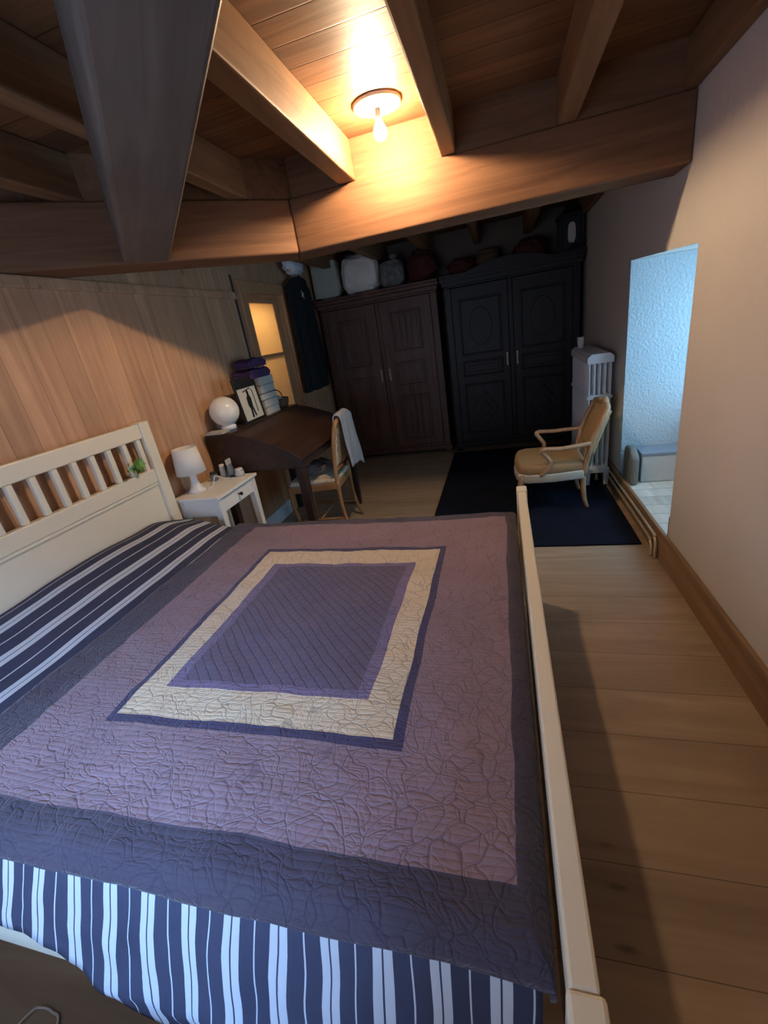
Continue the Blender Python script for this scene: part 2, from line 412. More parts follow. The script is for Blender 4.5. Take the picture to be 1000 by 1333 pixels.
# right wall with deep niche
NY0, NY1, NZ0, NZ1, XO = 1.20, 2.292, .155, 1.64, 3.50
bm = bmesh.new()
add_box(bm, XR, XO, YN-.6, NY0, 0, ZC); add_box(bm, XR, XO, NY1+.02, YB+T, 0, ZC)
add_prism(bm, [(NY0, 1.598), (NY1+.02, 1.634), (NY1+.02, ZC), (NY0, ZC)], 'x', XR, XO); add_box(bm, XR, XO, NY0, NY1+.02, 0, NZ0-.02)
add_box(bm, XO-.08, XO, NY0, NY1+.02, NZ0-.02, .62)
struct('wall_right', bm, 'plaster')
sbox('trim_1', 'stucco', (XR, XO-.08, NY1, NY1+.02, NZ0-.02, 1.632), 'rough stucco jamb of the deep window niche')
sbox('trim_2', 'whitewash', (XR, XO-.08, NY0, NY1, NZ0-.02, NZ0), 'whitewashed board sill of the deep window niche')
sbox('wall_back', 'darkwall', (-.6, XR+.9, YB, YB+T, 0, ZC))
# near wall (behind the camera) with a deep low window
WX0, WX1, WZ0, WZ1 = .15, 1.80, .71, 1.70  # unseen opening; jamb and sill shaped to shade bed foot and floor
bm = bmesh.new()
add_box(bm, -T, WX0, YN-.45, YN, 0, ZC); add_box(bm, WX1, XR+.6, YN-.45, YN, 0, ZC)
add_box(bm, WX0, WX1, YN-.45, YN, WZ1, ZC); add_box(bm, WX0, WX1, YN-.45, YN, 0, WZ0)
struct('wall_near', bm, 'nearwall')

def window(name, axis, pos, a0, a1, z0, z1):
    w = bpy.data.objects.new(name, None); COL.objects.link(w); tag(w, kind='structure')
    def bx_(bm, a, b, c, d, th=.025):
        if axis == 'y': add_box(bm, a, b, pos-th, pos+th, c, d)
        else: add_box(bm, pos-th, pos+th, a, b, c, d)
    bm = bmesh.new(); am = (a0+a1)/2; zm = (z0+z1)/2
    bx_(bm, a0, a0+.05, z0, z1); bx_(bm, a1-.05, a1, z0, z1); bx_(bm, a0+.05, a1-.05, z0, z0+.05); bx_(bm, a0+.05, a1-.05, z1-.05, z1)
    bx_(bm, am-.03, am+.03, z0+.05, z1-.05); bx_(bm, a0+.05, am-.03, zm-.012, zm+.012, .015); bx_(bm, am+.03, a1-.05, zm-.012, zm+.012, .015)
    obj('window_frame', bm, 'white', w)
    for (p, q) in ((a0+.05, am-.03), (am+.03, a1-.05)):
        for (r, s) in ((z0+.05, zm-.012), (zm+.012, z1-.05)):
            bm = bmesh.new(); bx_(bm, p, q, r, s, .002); obj('window_pane', bm, 'glass', w)
window('window_1', 'y', YN-.40, WX0, WX1, WZ0, WZ1)
window('window_2', 'x', XO-.04, NY0, NY1, .62, 1.597)

# baseboards
sbox('baseboard_right', 'skirt', (XR-.022, XR, YN, YB, 0, .177), bevel=.006)
bm = bmesh.new(); add_box(bm, 0, .018, 1.0, DY0-.1, 0, .13)
struct('baseboard_left', bm, 'whiteblue', bevel=.005)
sbox('trim_3', 'skirt', (XR, XR+.03, NY0, NY0+.012, NZ0, NZ0+.13), 'short dark wood upright at the niche corner')

# beams
def beam(name, mat, p0, p1, w, z0, z1, label, bevel=.012, seg=3, side=0):
    """box from p0 to p1 (xy), its grain along its own x; side shifts the box sideways"""
    p0, p1 = Vector(p0), Vector(p1); d = p1-p0; Ln = d.length
    bm = bmesh.new(); add_box(bm, 0, Ln, -w/2+side, w/2+side, z0-z0, z1-z0)
    return tag(obj(name, bm, mat, bevel=bevel, seg=seg, loc=(p0.x, p0.y, z0), rot=(0, 0, math.atan2(d.y, d.x))), label, kind='structure')
YBM = 1.36
BT = .22
def prism_beam(name, mat, poly, ang, z0, z1, label, bevel=.012):
    """plan polygon in world xy, stored in a frame turned by ang so the grain follows the timber"""
    o0 = Vector((poly[0][0], poly[0][1], z0)); R = Matrix.Rotation(-ang, 3, 'Z')
    loc = [(R @ (Vector((p[0], p[1], z0))-o0)) for p in poly]
    bm = bmesh.new(); add_prism(bm, [(p.x, p.y) for p in loc], 'z', 0, z1-z0)
    return tag(obj(name, bm, mat, bevel=bevel, seg=3, loc=o0, rot=(0, 0, ang)), label, kind='structure')
bx = .975 - BT*math.tan(math.radians(22.5))
prism_beam('trim_4', 'beam', [(.975, YBM), (XR, YBM), (XR, YBM+BT), (bx, YBM+BT)], 0, 1.925, 2.185, 'deep orange timber cross beam running to the plaster wall')
prism_beam('trim_5', 'beam', [(0, .385), (.975, YBM), (bx, YBM+BT), (0, .385+BT*math.sqrt(2))], PI/4, 1.928, 2.185, 'timber beam set at forty five degrees above the headboard wall')
DIRX, DIRY = .664, -.748
beam('trim_6', 'beam_grey', (.422-.02*DIRX, .806-.02*DIRY), (.422+2.98*DIRX, .806+2.98*DIRY), .205, 1.932, 2.185, 'thick greyed timber running diagonally overhead', bevel=.016)
JOISTS = [(.20, .285), (.735, .812), (1.260, 1.352), (1.795, 1.865), (2.319, 2.405), (2.822, XR)]
for n, (a, b) in enumerate(JOISTS):
    y1 = YB
    sbox('trim_%d' % (7+n), 'joist', (a, b, YN, y1, 2.186, ZC), bevel=.008)
# blocking boards between the joists on top of the cross beam and the angled beam
bm = bmesh.new()
xs = [1.352, 1.795, 1.865, 2.319, 2.405, 2.822]
for a, b in zip(xs[::2], xs[1::2]): add_box(bm, a, b, YBM+.012, YBM+.035, 2.185, ZC)
add_box(bm, .99, 1.26, YBM+.012, YBM+.035, 2.185, ZC)
struct('trim_13', bm, 'beam')
bm = bmesh.new()
for a, b in ((.285, .735), (.812, .99)):
    add_prism(bm, [(a, a+.385+.02), (b, b+.385+.02), (b, b+.385+.05), (a, a+.385+.05)], 'z', 2.185, ZC)
struct('trim_14', bm, 'beam')
sbox('trim_15', 'wallwood', (0, .022, YN, DY0-.1, 1.875, 1.925), 'plank rail along the top of the boarded wall', bevel=.004)

sbox('trim_16', 'gapdark', (0, .012, 2.225, 2.243, .9, 2.05), 'thin dark strip beside the door casing')  # dark strip drawing the upright line beside the casing
# door: frame and frosted glazed leaf in the left wall
d = tag(bpy.data.objects.new('door_1', None), 'warm lit glazed door beyond the desk', kind='structure'); COL.objects.link(d)
bm = bmesh.new()
add_box(bm, 0, .03, DY0-.10, DY0, 0, DZ+.09); add_box(bm, 0, .03, DY1, DY1+.10, 0, DZ+.09); add_box(bm, 0, .03, DY0, DY1, DZ, DZ+.09)
add_box(bm, -T, 0, DY0, DY0+.025, 0, DZ); add_box(bm, -T, 0, DY1-.025, DY1, 0, DZ); add_box(bm, -T, 0, DY0+.025, DY1-.025, DZ-.03, DZ)
obj('door_frame', bm, 'frame_wood', d, bevel=.004)
a, b = DY0+.025, DY1-.025
bm = bmesh.new()
add_box(bm, -.05, -.015, a, a+.012, .0, DZ-.03); add_box(bm, -.05, -.015, b-.115, b, .0, DZ-.03)
add_box(bm, -.05, -.015, a+.012, b-.115, DZ-.07, DZ-.03); add_box(bm, -.05, -.015, a+.012, b-.115, 1.405, 1.428); add_box(bm, -.05, -.015, a+.012, b-.115, 0, .50)
obj('door_leaf', bm, 'frame_wood', d, bevel=.003)
for z0, z1 in ((.50, 1.405), (1.428, DZ-.07)): box('door_pane', 'frosted', (-.030, -.025, a+.012, b-.115, z0, z1), d, bevel=None)
sbox('wall_hall', 'nearwall', (-.62, -.6, DY0-.6, DY1+.6, 0, ZC), 'plain hallway wall behind the glazed door')

# ------------------------------------------------------------------ ceiling lamp
LX, LY = 1.566, 1.10
t = thing('ceiling_lamp', 'lit bare bulb on a round white ceiling plate between the joists', 'lamp', (LX, LY, ZC))
bm = bmesh.new(); add_lathe(bm, [(0, 0), (.104, 0), (.106, -.008), (.098, -.016), (.06, -.019), (.03, -.021), (0, -.021)], 48); obj('ceiling_plate', bm, 'plasticwhite', t, smooth=True)
bm = bmesh.new(); add_lathe(bm, [(0, -.019), (.013, -.019), (.014, -.045), (.015, -.058), (.012, -.060), (0, -.060)], 20); obj('lamp_holder', bm, 'gapdark', t, smooth=True)
bm = bmesh.new(); add_lathe(bm, [(.0, -.058), (.011, -.060), (.013, -.070), (.022, -.084), (.028, -.098), (.028, -.110), (.022, -.124), (.012, -.131), (0, -.133)], 24); obj('bulb', bm, 'bulb', t, smooth=True)

# ------------------------------------------------------------------ bed
BY0, BY1 = -1.020, .827
bed = thing('bed', 'cream painted wooden double bed with slatted headboard and low footboard', 'bed', (0, 0, 0))
def bedbox(name, dims, bevel=.006, mat='cream', parent=bed): return box(name, mat, dims, parent, bevel)
hb = None
for y0 in (BY1-.07, BY0):
    bm = bmesh.new(); add_box(bm, .018, .080, y0, y0+.07, 0, 1.20); obj('headboard_post', bm, 'cream', bed, bevel=.007)
bedbox('headboard_top_rail', (.028, .070, BY0+.07, BY1-.07, 1.115, 1.195))
bedbox('headboard_middle_rail', (.028, .070, BY0+.07, BY1-.07, .855, .935))
y = .727
while y > BY0+.1:
    bedbox('spindle', (.036, .062, y-.014, y+.014, .935, 1.115), .004); y -= .1035
bm = bmesh.new(); add_box(bm, .040, .056, BY0+.07, BY1-.07, .30, .855); obj('headboard_panel', bm, 'cream', bed)
bedbox('panel_moulding', (.056, .066, BY0+.07, BY1-.07, .838, .855), .004)
FX0, FX1 = 2.074, 2.112
for y0 in (BY1-.06, BY0-.01): bedbox('footboard_post', (FX0-.004, FX1+.006, y0, y0+.07, 0, .662), .006)
bedbox('footboard_top_rail', (FX0, FX1, BY0+.06, BY1-.06, .585, .66), .005)
bedbox('footboard_panel', (FX0+.010, FX1-.010, BY0+.06, BY1-.06, .20, .585), .003)
for y0, y1 in ((BY0+.048, BY0+.071), (BY1-.09, BY1-.063)): bedbox('side_rail', (.08, FX0, y0, y1, .285, .395), .004)
bm = bmesh.new()
for i in range(14): add_box(bm, .16+i*.14, .22+i*.14, BY0+.082, BY1-.09, .25, .272)
sl = obj('slat_base', bm, 'white', bed); sl['kind'] = 'stuff'

MY0, MY1 = -.915, .70
bm = bmesh.new(); add_box(bm, .085, 2.035, MY0+.022, MY1-.012, .275, .552)
tag(obj('mattress', bm, 'mattress', bevel=.04, seg=4), 'thick pale mattress under the striped duvet on the bed', 'mattress')

def sm(a, b, x):
    t = max(0, min(1, (x-a)/(b-a))); return t*t*(3-2*t)
def nz(x, y, z=0, s=1): return noise.noise(Vector((x*s, y*s, z)))
def fold(s, r):
    if s <= 0: return 0, 0
    if s < r*PI/2: return r*math.sin(s/r), r*(1-math.cos(s/r))
    return r, r+(s-r*PI/2)
def bump(x, y):
    hx = math.exp(-((x-.10)/.30)**2)
    hy = sm(.86, .55, y)*(.82+.18*math.exp(-((y-.08)/.35)**2)) * sm(-1.2, -.5, y)
    h = .095*hx*hy
    h += .010*nz(x, y, 3.1, 2.2) + .004*nz(x, y, 8.2, 6)
    return h
def surf(x, s, z0, ye0, ye1, r, xe=None, rx=.04, flare=.16, wob=.01):
    """a cloth over the bed: s runs across (y), folds over both long edges; xe folds over the foot edge"""
    lo, hi = ye0+r, ye1-r
    if s < lo: dy, dz = fold(lo-s, r); y = lo-dy; sg = -1
    elif s > hi: dy, dz = fold(s-hi, r); y = hi+dy; sg = 1
    else: dy = dz = 0; y = s; sg = 0
    xx = x; dzx = 0
    if xe is not None and x > xe-rx: ddx, dzx = fold(x-(xe-rx), rx); xx = xe-rx+ddx
    z = z0 - max(dz, dzx) + bump(x, max(lo, min(hi, s)))*(1 if max(dz, dzx) < .01 else max(0, 1-max(dz, dzx)/.12))
    if dz > .03:
        hang = dz-.03
        y += sg*((min(hang, .20)*.47 if sg < 0 and flare > .15 else hang*flare) + min(1, hang/.1)*wob*(nz(x, 0, 5, 9)+.5*nz(x, hang, 9, 22)+.3))
        xx += min(1, hang/.08)*.011*nz(x*9, hang*7, 2.0)
    return Vector((xx, y, z))
# striped duvet
bm = bmesh.new()
NU, NV = 150, 130
s0, s1 = MY0-.325, MY1+.34
def dx(u): return .084 + u*(2.045-.084)
def dv(v): return s0 + v*(s1-s0)
def dsx(x, v):
    a = MY0 - .150 - .25*sm(1.0, 1.62, x) - .012*nz(x, 0, 3, 7)
    return a + v*(s1-a)
def duvet(u, v):
    x = dx(u); s = dsx(x, v)
    e1 = MY1 + .085*sm(.55, .2, x)
    return surf(x, s, .582, MY0, e1, .05, flare=.20, wob=.010)
add_grid(bm, NU, NV, duvet, lambda u, v: (dx(u), dsx(dx(u), v)))
tag(obj('duvet', bm, 'stripes', smooth=True, solid=.012), 'navy and white striped duvet spread over the bed beneath the quilt', 'duvet')
# patchwork quilt
bm = bmesh.new()
qa, qb = -.948, MY1+.26
def qx(u, s): return .585 + .018*nz(s, 0, 1.5, 2.3) + u*(2.125-.585)
def quilt(u, v):
    s = qa + v*(qb-qa); x = qx(u, s)
    s2 = s + (.008*nz(x, 0, 7, 5) if v < .02 else 0)
    p = surf(x, s2, .600, MY0-.014, MY1+.012, .062, xe=2.064, rx=.045, flare=.12, wob=.008)
    p.z += .0035*nz(x, s, 4.4, 11) + .0022*nz(x, s, 9.4, 24)
    return p
add_grid(bm, 190, 190, quilt, lambda u, v: (qx(u, qa+v*(qb-qa)), qa+v*(qb-qa)))
tag(obj('quilt', bm, 'quilt', smooth=True, solid=.010), 'purple patchwork quilt with a cream framed centre panel on the bed', 'quilt')

# cable on the floor under the bed side
bm = bmesh.new(); add_tube(bm, smooth_path([(.70, -1.30, .0045), (.76, -1.12, .0045), (.795, -1.01, .0045), (.822, -.991, .0045), (.858, -.992, .0045), (.892, -1.006, .0045), (.93, -1.10, .0045), (1.0, -1.28, .0045)], 8), .003, 8)
tag(obj('floor_cable', bm, 'plasticwhite', smooth=True), 'thin pale cable curling on the dark floor below the hanging duvet', 'cable')

# sprig of leaves on the headboard rail
t = thing('leaf_sprig', 'small green leafy sprig tucked on the headboard rail', 'plant', (.072, .625, .945))
bm = bmesh.new()
add_tube(bm, [(0, 0, -.02), (.005, 0, .03), (.012, -.01, .06)], .002, 6)
obj('stem', bm, 'leaf', t)
random.seed(3)
bm = bmesh.new()
for i in range(26):
    a = random.uniform(0, 2*PI); r = random.uniform(.0, .05); zz = random.uniform(.0, .06)
    c = Vector((.012+abs(.028*math.cos(a))*random.random(), 1.25*r*math.sin(a), zz)); d_ = Vector((random.uniform(.0, .6), random.uniform(-1, 1), random.uniform(-.3, 1))).normalized()
    sd = d_.cross(Vector((1, .2, .3))).normalized(); L_ = random.uniform(.030, .050)
    pts = [c, c+d_*L_*.5+sd*L_*.32, c+d_*L_, c+d_*L_*.5-sd*L_*.32]
    up = d_.cross(sd)*.006; mid = bm.verts.new(c+d_*L_*.5+up)
    vs = [bm.verts.new(p) for p in pts]
    for q in range(4): bm.faces.new([vs[q], vs[(q+1) % 4], mid])
obj('leaves', bm, 'leaf', t, smooth=True)

# ------------------------------------------------------------------ nightstand and what stands on it
NSX0, NSX1, NSY0, NSY1, NSZ = .020, .360, .845, 1.312, .70
t = thing('nightstand', 'small white bedside table with one drawer beside the headboard', 'nightstand', (NSX0, NSY0, 0))
w, dpt = NSX1-NSX0, NSY1-NSY0
box('tabletop', 'white', (0, w, 0, dpt, NSZ-.02, NSZ), t, .004)
bm = bmesh.new(); add_box(bm, .02, w-.025, .025, .04, .57, NSZ-.02); add_box(bm, .02, w-.025, dpt-.04, dpt-.025, .57, NSZ-.02); add_box(bm, .02, .035, .04, dpt-.04, .57, NSZ-.02)
obj('apron', bm, 'white', t)
dr = box('drawer', 'white', (w-.04, w-.018, .058, dpt-.058, .585, NSZ-.03), t, .003)
bm = bmesh.new(); add_lathe(bm, [(0, 0), (.006, 0), (.006, .012), (.012, .018), (.011, .026), (0, .028)], 16)
bmesh.ops.rotate(bm, verts=bm.verts, cent=(0, 0, 0), matrix=Matrix.Rotation(PI/2, 3, 'Y')); bmesh.ops.translate(bm, verts=bm.verts, vec=(w-.018, dpt/2, .635))
kn = obj('knob', bm, 'knob', dr, smooth=True); kn['label'] = 'dark round metal knob'
for lx in (.038, w-.038):
    for ly in (.038, dpt-.038):
        bm = bmesh.new(); add_taper(bm, (lx, ly), .015, 0, (lx, ly), .024, NSZ-.02); obj('leg', bm, 'white', t, bevel=.003)
box('shelf', 'white', (.03, w-.03, .03, dpt-.03, .19, .205), t, .002)

t = thing('table_lamp', 'small white table lamp with drum shade on the bedside table', 'lamp', (.105, 1.0, NSZ))
bm = bmesh.new(); add_lathe(bm, [(0, 0), (.052, 0), (.055, .006), (.045, .018), (.028, .045), (.021, .08), (.021, .11), (.030, .135), (.012, .14), (0, .14)], 32); obj('lamp_base', bm, 'plasticwhite', t, smooth=True)
bm = bmesh.new(); add_lathe(bm, [(.092, .125), (.074, .285)], 40); obj('lamp_shade', bm, 'lampshade', t, smooth=True, solid=.003)
bm = bmesh.new(); add_tube(bm, [(0, 0, .14), (0, 0, .20)], .011, 12)
for a in range(3): add_tube(bm, [(0, 0, .20), (.080*math.cos(a*2.094), .080*math.sin(a*2.094), .21)], .0018, 5)
obj('shade_holder', bm, 'plasticwhite', t, smooth=True)
bm = bmesh.new()
add_tube(bm, smooth_path([(.172, 1.02, NSZ+.004), (.18, 1.06, NSZ+.004), (.165, 1.12, NSZ+.045), (.15, 1.165, NSZ+.04), (.175, 1.20, NSZ+.012), (.20, 1.215, NSZ+.004), (.235, 1.20, NSZ+.004)], 8), .0032, 8)
tag(obj('charging_cable', bm, 'plasticwhite', smooth=True), 'thin white cable looping on the bedside table', 'cable')
t = thing('lotion_tube', 'tall pale squeeze tube standing on the bedside table', 'tube', (.20, 1.262, NSZ))
bm = bmesh.new(); add_lathe(bm, [(0, .012), (.026, .014), (.027, .03), (.025, .09)], 24)
for v in bm.verts:
    if v.co.z > .08: v.co.x *= .25
obj('body', bm, 'bluegrey', t, smooth=True)
bm = bmesh.new(); add_lathe(bm, [(0, 0), (.016, 0), (.016, .014), (0, .015)], 20); obj('cap', bm, 'darkcover', t, smooth=True)
bm = bmesh.new(); add_taper(bm, (0, 0), .024, .088, (0, 0), .026, .125)
for v in bm.verts: v.co.x *= .22
obj('crimp', bm, 'palecover', t, bevel=.001)
for (x, y, r, h, nm, lb, mt, mc) in ((.265, 1.262, .030, .055, 'cream_jar', 'squat pale cream jar near the front edge of the bedside table', 'palecover', 'plasticwhite'), (.10, 1.20, .024, .06, 'pill_bottle', 'small brown capped bottle beside the loop of white cable', 'bluegrey', 'darkcover'), (.13, 1.272, .020, .09, 'spray_bottle', 'slim pale bottle standing at the wall side of the tube', 'palecover', 'plasticwhite')):
    t = thing(nm, lb, 'jar' if 'jar' in nm else 'bottle', (x, y, NSZ))
    bm = bmesh.new(); add_lathe(bm, [(0, 0), (r, 0), (r*1.02, h*.3), (r, h*.72), (r*.8, h*.75), (0, h*.75)], 24); obj('body', bm, mt, t, smooth=True)
    bm = bmesh.new(); add_lathe(bm, [(0, h*.75), (r*.86, h*.75), (r*.86, h*.98), (r*.7, h), (0, h)], 24); obj('cap', bm, mc, t, smooth=True)

# ------------------------------------------------------------------ desk
KY0, KY1, KZ = 1.335, 2.43, .985
t = thing('writing_desk', 'dark brown slant-top writing desk against the boarded wall', 'desk', (0.02, KY0, 0))
Lk = KY1-KY0
prof = [(0, .70), (0, KZ-.022), (.20, KZ-.022), (.34, .925), (.50, .865), (.62, .80), (.68, .745), (.68, .70)]
for y0 in (0.012, Lk-.034):
    bm = bmesh.new(); add_prism(bm, prof, 'y', y0, y0+.022); obj('side_panel', bm, 'desk', t, bevel=.003)
box('top_ledge', 'desk', (0, .225, 0, Lk, KZ-.022, KZ), t, .005)
lid = [(.205, KZ-.022), (.34, .925), (.50, .865), (.62, .80), (.69, .745)]
bm = bmesh.new()
up = [(x+.006, z+.014) for x, z in lid]
add_prism(bm, lid+up[::-1], 'y', 0.0, Lk); obj('slanted_lid', bm, 'desk', t, bevel=.003)
box('front_apron', 'desk', (.655, .68, .034, Lk-.034, .69, .75), t, .003)
box('back_panel', 'desk', (0, .015, .034, Lk-.034, .55, KZ-.022), t, .002)
box('case_bottom', 'desk', (.015, .655, .034, Lk-.034, .69, .705), t, .002)
for lx in (.035, .65):
    for ly in (.045, Lk-.045):
        bm = bmesh.new(); add_taper(bm, (lx, ly), .022, 0, (lx, ly), .032, .70); obj('leg', bm, 'desk', t, bevel=.004)
# on the ledge
t = thing('globe_lamp', 'round white glass globe lamp on the desk ledge', 'lamp', (.130, 1.485, KZ))
bm = bmesh.new(); add_lathe(bm, [(0, 0), (.052, 0), (.054, .022), (.046, .034), (0, .034)], 32); obj('lamp_base', bm, 'plasticwhite', t, smooth=True)
bm = bmesh.new(); R_ = .102
add_lathe(bm, [(.042, .030)] + [(R_*math.sin(a), .034+R_*.93-R_*math.cos(a)) for a in [math.radians(q) for q in range(26, 181, 7)]] + [(0, .034+R_*1.93)], 40); obj('globe', bm, 'globe', t, smooth=True)
box_b = lambda nm, lb, dims, mat, cat='book': None
def book(loc, size, rotz, cover, label, group, edge='palecover'):
    """a closed book lying flat: boards and spine with page block"""
    L_, W_, H_ = size
    t = thing('book', label, 'book', loc, rotz, group)
    bm = bmesh.new(); add_box(bm, -W_/2, W_/2, -L_/2, L_/2, 0, .003); add_box(bm, -W_/2, W_/2, -L_/2, L_/2, H_-.003, H_); add_box(bm, -W_/2, -W_/2+.003, -L_/2, L_/2, .003, H_-.003)
    obj('cover', bm, cover, t)
    bm = bmesh.new(); add_box(bm, -W_/2+.003, W_/2-.006, -L_/2+.005, L_/2-.005, .003, H_-.003); obj('pages', bm, edge, t)
    return t
book((.105, 1.375, KZ), (.10, .14, .014), 0, 'palecover', 'thin pale book lying flat at the near end of the desk ledge', None)
stack = [(.25, .17, .055, 'palecover', 'pale cream book, lowest of the pile behind the framed print'), (.24, .165, .06, 'bluegrey', 'thick blue-grey book, second from the bottom of the ledge pile'), (.25, .17, .05, 'bluegrey', 'slimmer blue-grey book, midway up the ledge pile'), (.24, .165, .065, 'darkcover', 'thick black book, second from the top of the ledge pile'), (.24, .165, .06, 'palecover', 'pale book on top of the ledge pile, under purple cloths')]
z = KZ
for i, (L_, W_, H_, c, lb) in enumerate(stack):
    book((.115, 2.06 + .012*math.sin(i*2.1), z), (L_, W_, H_), .04*math.cos(i*1.7), c, lb, 'books piled on the desk ledge'); z += H_ + .0005
for i, (rx, ry, rz_, lb) in enumerate(((.080, .150, .034, 'folded purple cloth lying on the topmost book'), (.070, .130, .030, 'smaller folded purple cloth, topmost of the pile'))):
    bm = bmesh.new()
    add_box(bm, -rx, rx, -ry, ry, 0, rz_*2)
    bmesh.ops.subdivide_edges(bm, edges=bm.edges, cuts=11, use_grid_fill=True)
    for v in bm.verts:
        q = v.co.copy(); sag = -.05*max(0, abs(q.y)-.12)
        if q.z > .002: v.co.z += .022*noise.noise(q*13+Vector((i*5, 0, 0)))*(q.z/(rz_*2)) - .5*max(0, abs(q.y)-ry*.6)*(q.z/(rz_*2))*.6
        v.co.x += .010*noise.noise(q*20+Vector((0, i*3, 2))); v.co.y += .016*noise.noise(Vector((q.x*8, i*4, q.z*60)))
    tag(obj('folded_cloth', bm, 'purple', smooth=True, loc=(.115, 2.00+.02*i, z)), lb, 'cloth', 'purple cloths on the book pile'); z += rz_*2+.014
# framed print leaning on the pile
t = thing('framed_print', 'black framed print of a dark figure leaning on the desk ledge', 'picture', (.214, 1.745, KZ))
t.rotation_euler = (0, math.radians(-6), 0)
fw, fh = .30, .325
bm = bmesh.new(); add_box(bm, -.016, 0, -fw/2, -fw/2+.018, 0, fh); add_box(bm, -.016, 0, fw/2-.018, fw/2, 0, fh); add_box(bm, -.016, 0, -fw/2+.018, fw/2-.018, 0, .018); add_box(bm, -.016, 0, -fw/2+.018, fw/2-.018, fh-.075, fh)
obj('frame', bm, 'ink', t, bevel=.002)
box('print_sheet', 'paper', (-.012, -.008, -fw/2+.018, fw/2-.018, .018, fh-.075), t, None)
bm = bmesh.new(); add_prism(bm, [(-.03, .03), (-.005, .03), (.0, .10), (.02, .03), (.035, .04), (.02, .11), (.03, .165), (.015, .20), (.02, .215), (.005, .235), (-.012, .222), (-.008, .20), (-.03, .175), (-.035, .12), (-.02, .095)], 'x', -.008, -.006)
obj('figure', bm, 'ink', t)
bm = bmesh.new()
add_tube(bm, [(-.007, -.055, .225), (-.007, .045, .24), (-.007, .075, .22), (-.007, .07, .06)], .004, 6); obj('arch', bm, 'ink', t)
# basket with pale bundle at the far end of the ledge
t = thing('wicker_basket', 'low brown wicker basket at the far end of the desk ledge', 'basket', (.115, 2.325, KZ))
bm = bmesh.new(); add_lathe(bm, [(0, .002), (.07, .0), (.088, .03), (.095, .075), (.088, .078), (.080, .03), (.064, .012), (0, .012)], 28); obj('bowl', bm, 'wicker', t, smooth=True)
bm = bmesh.new(); add_tube(bm, [(.0, .092*math.cos(a), .072+.075*math.sin(a)) for a in [PI*i/12 for i in range(13)]], .005, 8); obj('handle', bm, 'wicker', t, smooth=True)
bm = bmesh.new(); add_blob(bm, (.115, 2.325, KZ+.056), (.052, .055, .043), 5, .25, 2.5, sub=3, fold=.3); tag(obj('cloth_bundle', bm, 'palecover', smooth=True), 'crumpled pale cloth lying in the wicker basket', 'cloth')

# ------------------------------------------------------------------ desk chair
def leg_tube(bm, pts, rad, n=10): add_tube(bm, smooth_path(pts, 5), rad if not isinstance(rad, tuple) else [rad[0]+(rad[1]-rad[0])*i/((len(pts)-1)*5) for i in range((len(pts)-1)*5+1)], n)
CX, CY = .55, 1.915      # seat centre; it faces the desk (-x)
t = thing('desk_chair', 'honey wood side chair with floral seat tucked under the desk', 'chair', (CX, CY, 0), math.radians(4))
bm = bmesh.new()
add_grid(bm, 15, 15, lambda u, v: Vector(((u-.5)*.40, (v-.5)*(.43-.06*u), .455+.03*(1-(2*u-1)**4)*(1-(2*v-1)**4))))
r_ = bmesh.ops.extrude_face_region(bm, geom=bm.faces[:])
bmesh.ops.translate(bm, verts=[g for g in r_['geom'] if isinstance(g, bmesh.types.BMVert)], vec=(0, 0, .001))
for v in bm.verts: pass
bm.free()
bm = bmesh.new(); add_prism(bm, [(-.20, -.215), (.20, -.185), (.20, .185), (-.20, .215)], 'z', .435, .475); obj('seat_cushion', bm, 'floral', t, bevel=.018, seg=4, smooth=True)
bm = bmesh.new(); add_prism(bm, [(-.21, -.222), (.205, -.19), (.205, .19), (-.21, .222)], 'z', .385, .438); obj('seat_rail', bm, 'chairwood', t, bevel=.006)
for sy in (-1, 1):
    bm = bmesh.new(); leg_tube(bm, [(-.19, sy*.20, .43), (-.20, sy*.208, .30), (-.185, sy*.20, .12), (-.20, sy*.21, 0.0)], (.020, .011)); obj('leg', bm, 'chairwood', t, smooth=True)
    bm = bmesh.new(); leg_tube(bm, [(.195, sy*.178, .45), (.195, sy*.18, .25), (.215, sy*.185, .10), (.245, sy*.19, 0.0)], (.018, .012)); obj('leg', bm, 'chairwood', t, smooth=True)
    bm = bmesh.new(); leg_tube(bm, [(.193, sy*.178, .42), (.200, sy*.180, .55), (.222, sy*.185, .72), (.250, sy*.165, .86), (.262, sy*.10, .905)], .017); obj('back_post', bm, 'chairwood', t, smooth=True)
bm = bmesh.new(); leg_tube(bm, [(.262, -.11, .902), (.270, -.04, .925), (.270, .04, .925), (.262, .11, .902)], .018); obj('crest_rail', bm, 'chairwood', t, smooth=True)
bm = bmesh.new(); leg_tube(bm, [(.200, -.178, .535), (.210, 0, .53), (.200, .178, .535)], .013); obj('lower_back_rail', bm, 'chairwood', t, smooth=True)
bm = bmesh.new()
add_grid(bm, 10, 14, lambda u, v: Vector((.203+.060*v*v**.2+.012*math.sin(PI*u), (u-.5)*2*(.165-.07*max(0, v-.72)*2), .55+.35*v)))
obj('back_pad', bm, 'floral', t, smooth=True, solid=.025)
for z_, pts in ((.12, None),):
    bm = bmesh.new(); add_tube(bm, [(-.187, -.20, .14), (.21, -.183, .14)], .009, 8); obj('stretcher', bm, 'chairwood', t, smooth=True)
    bm = bmesh.new(); add_tube(bm, [(-.187, .20, .14), (.21, .183, .14)], .009, 8); obj('stretcher', bm, 'chairwood', t, smooth=True)
    bm = bmesh.new(); add_tube(bm, [(0, -.19, .14), (0, .19, .14)], .009, 8); obj('stretcher', bm, 'chairwood', t, smooth=True)
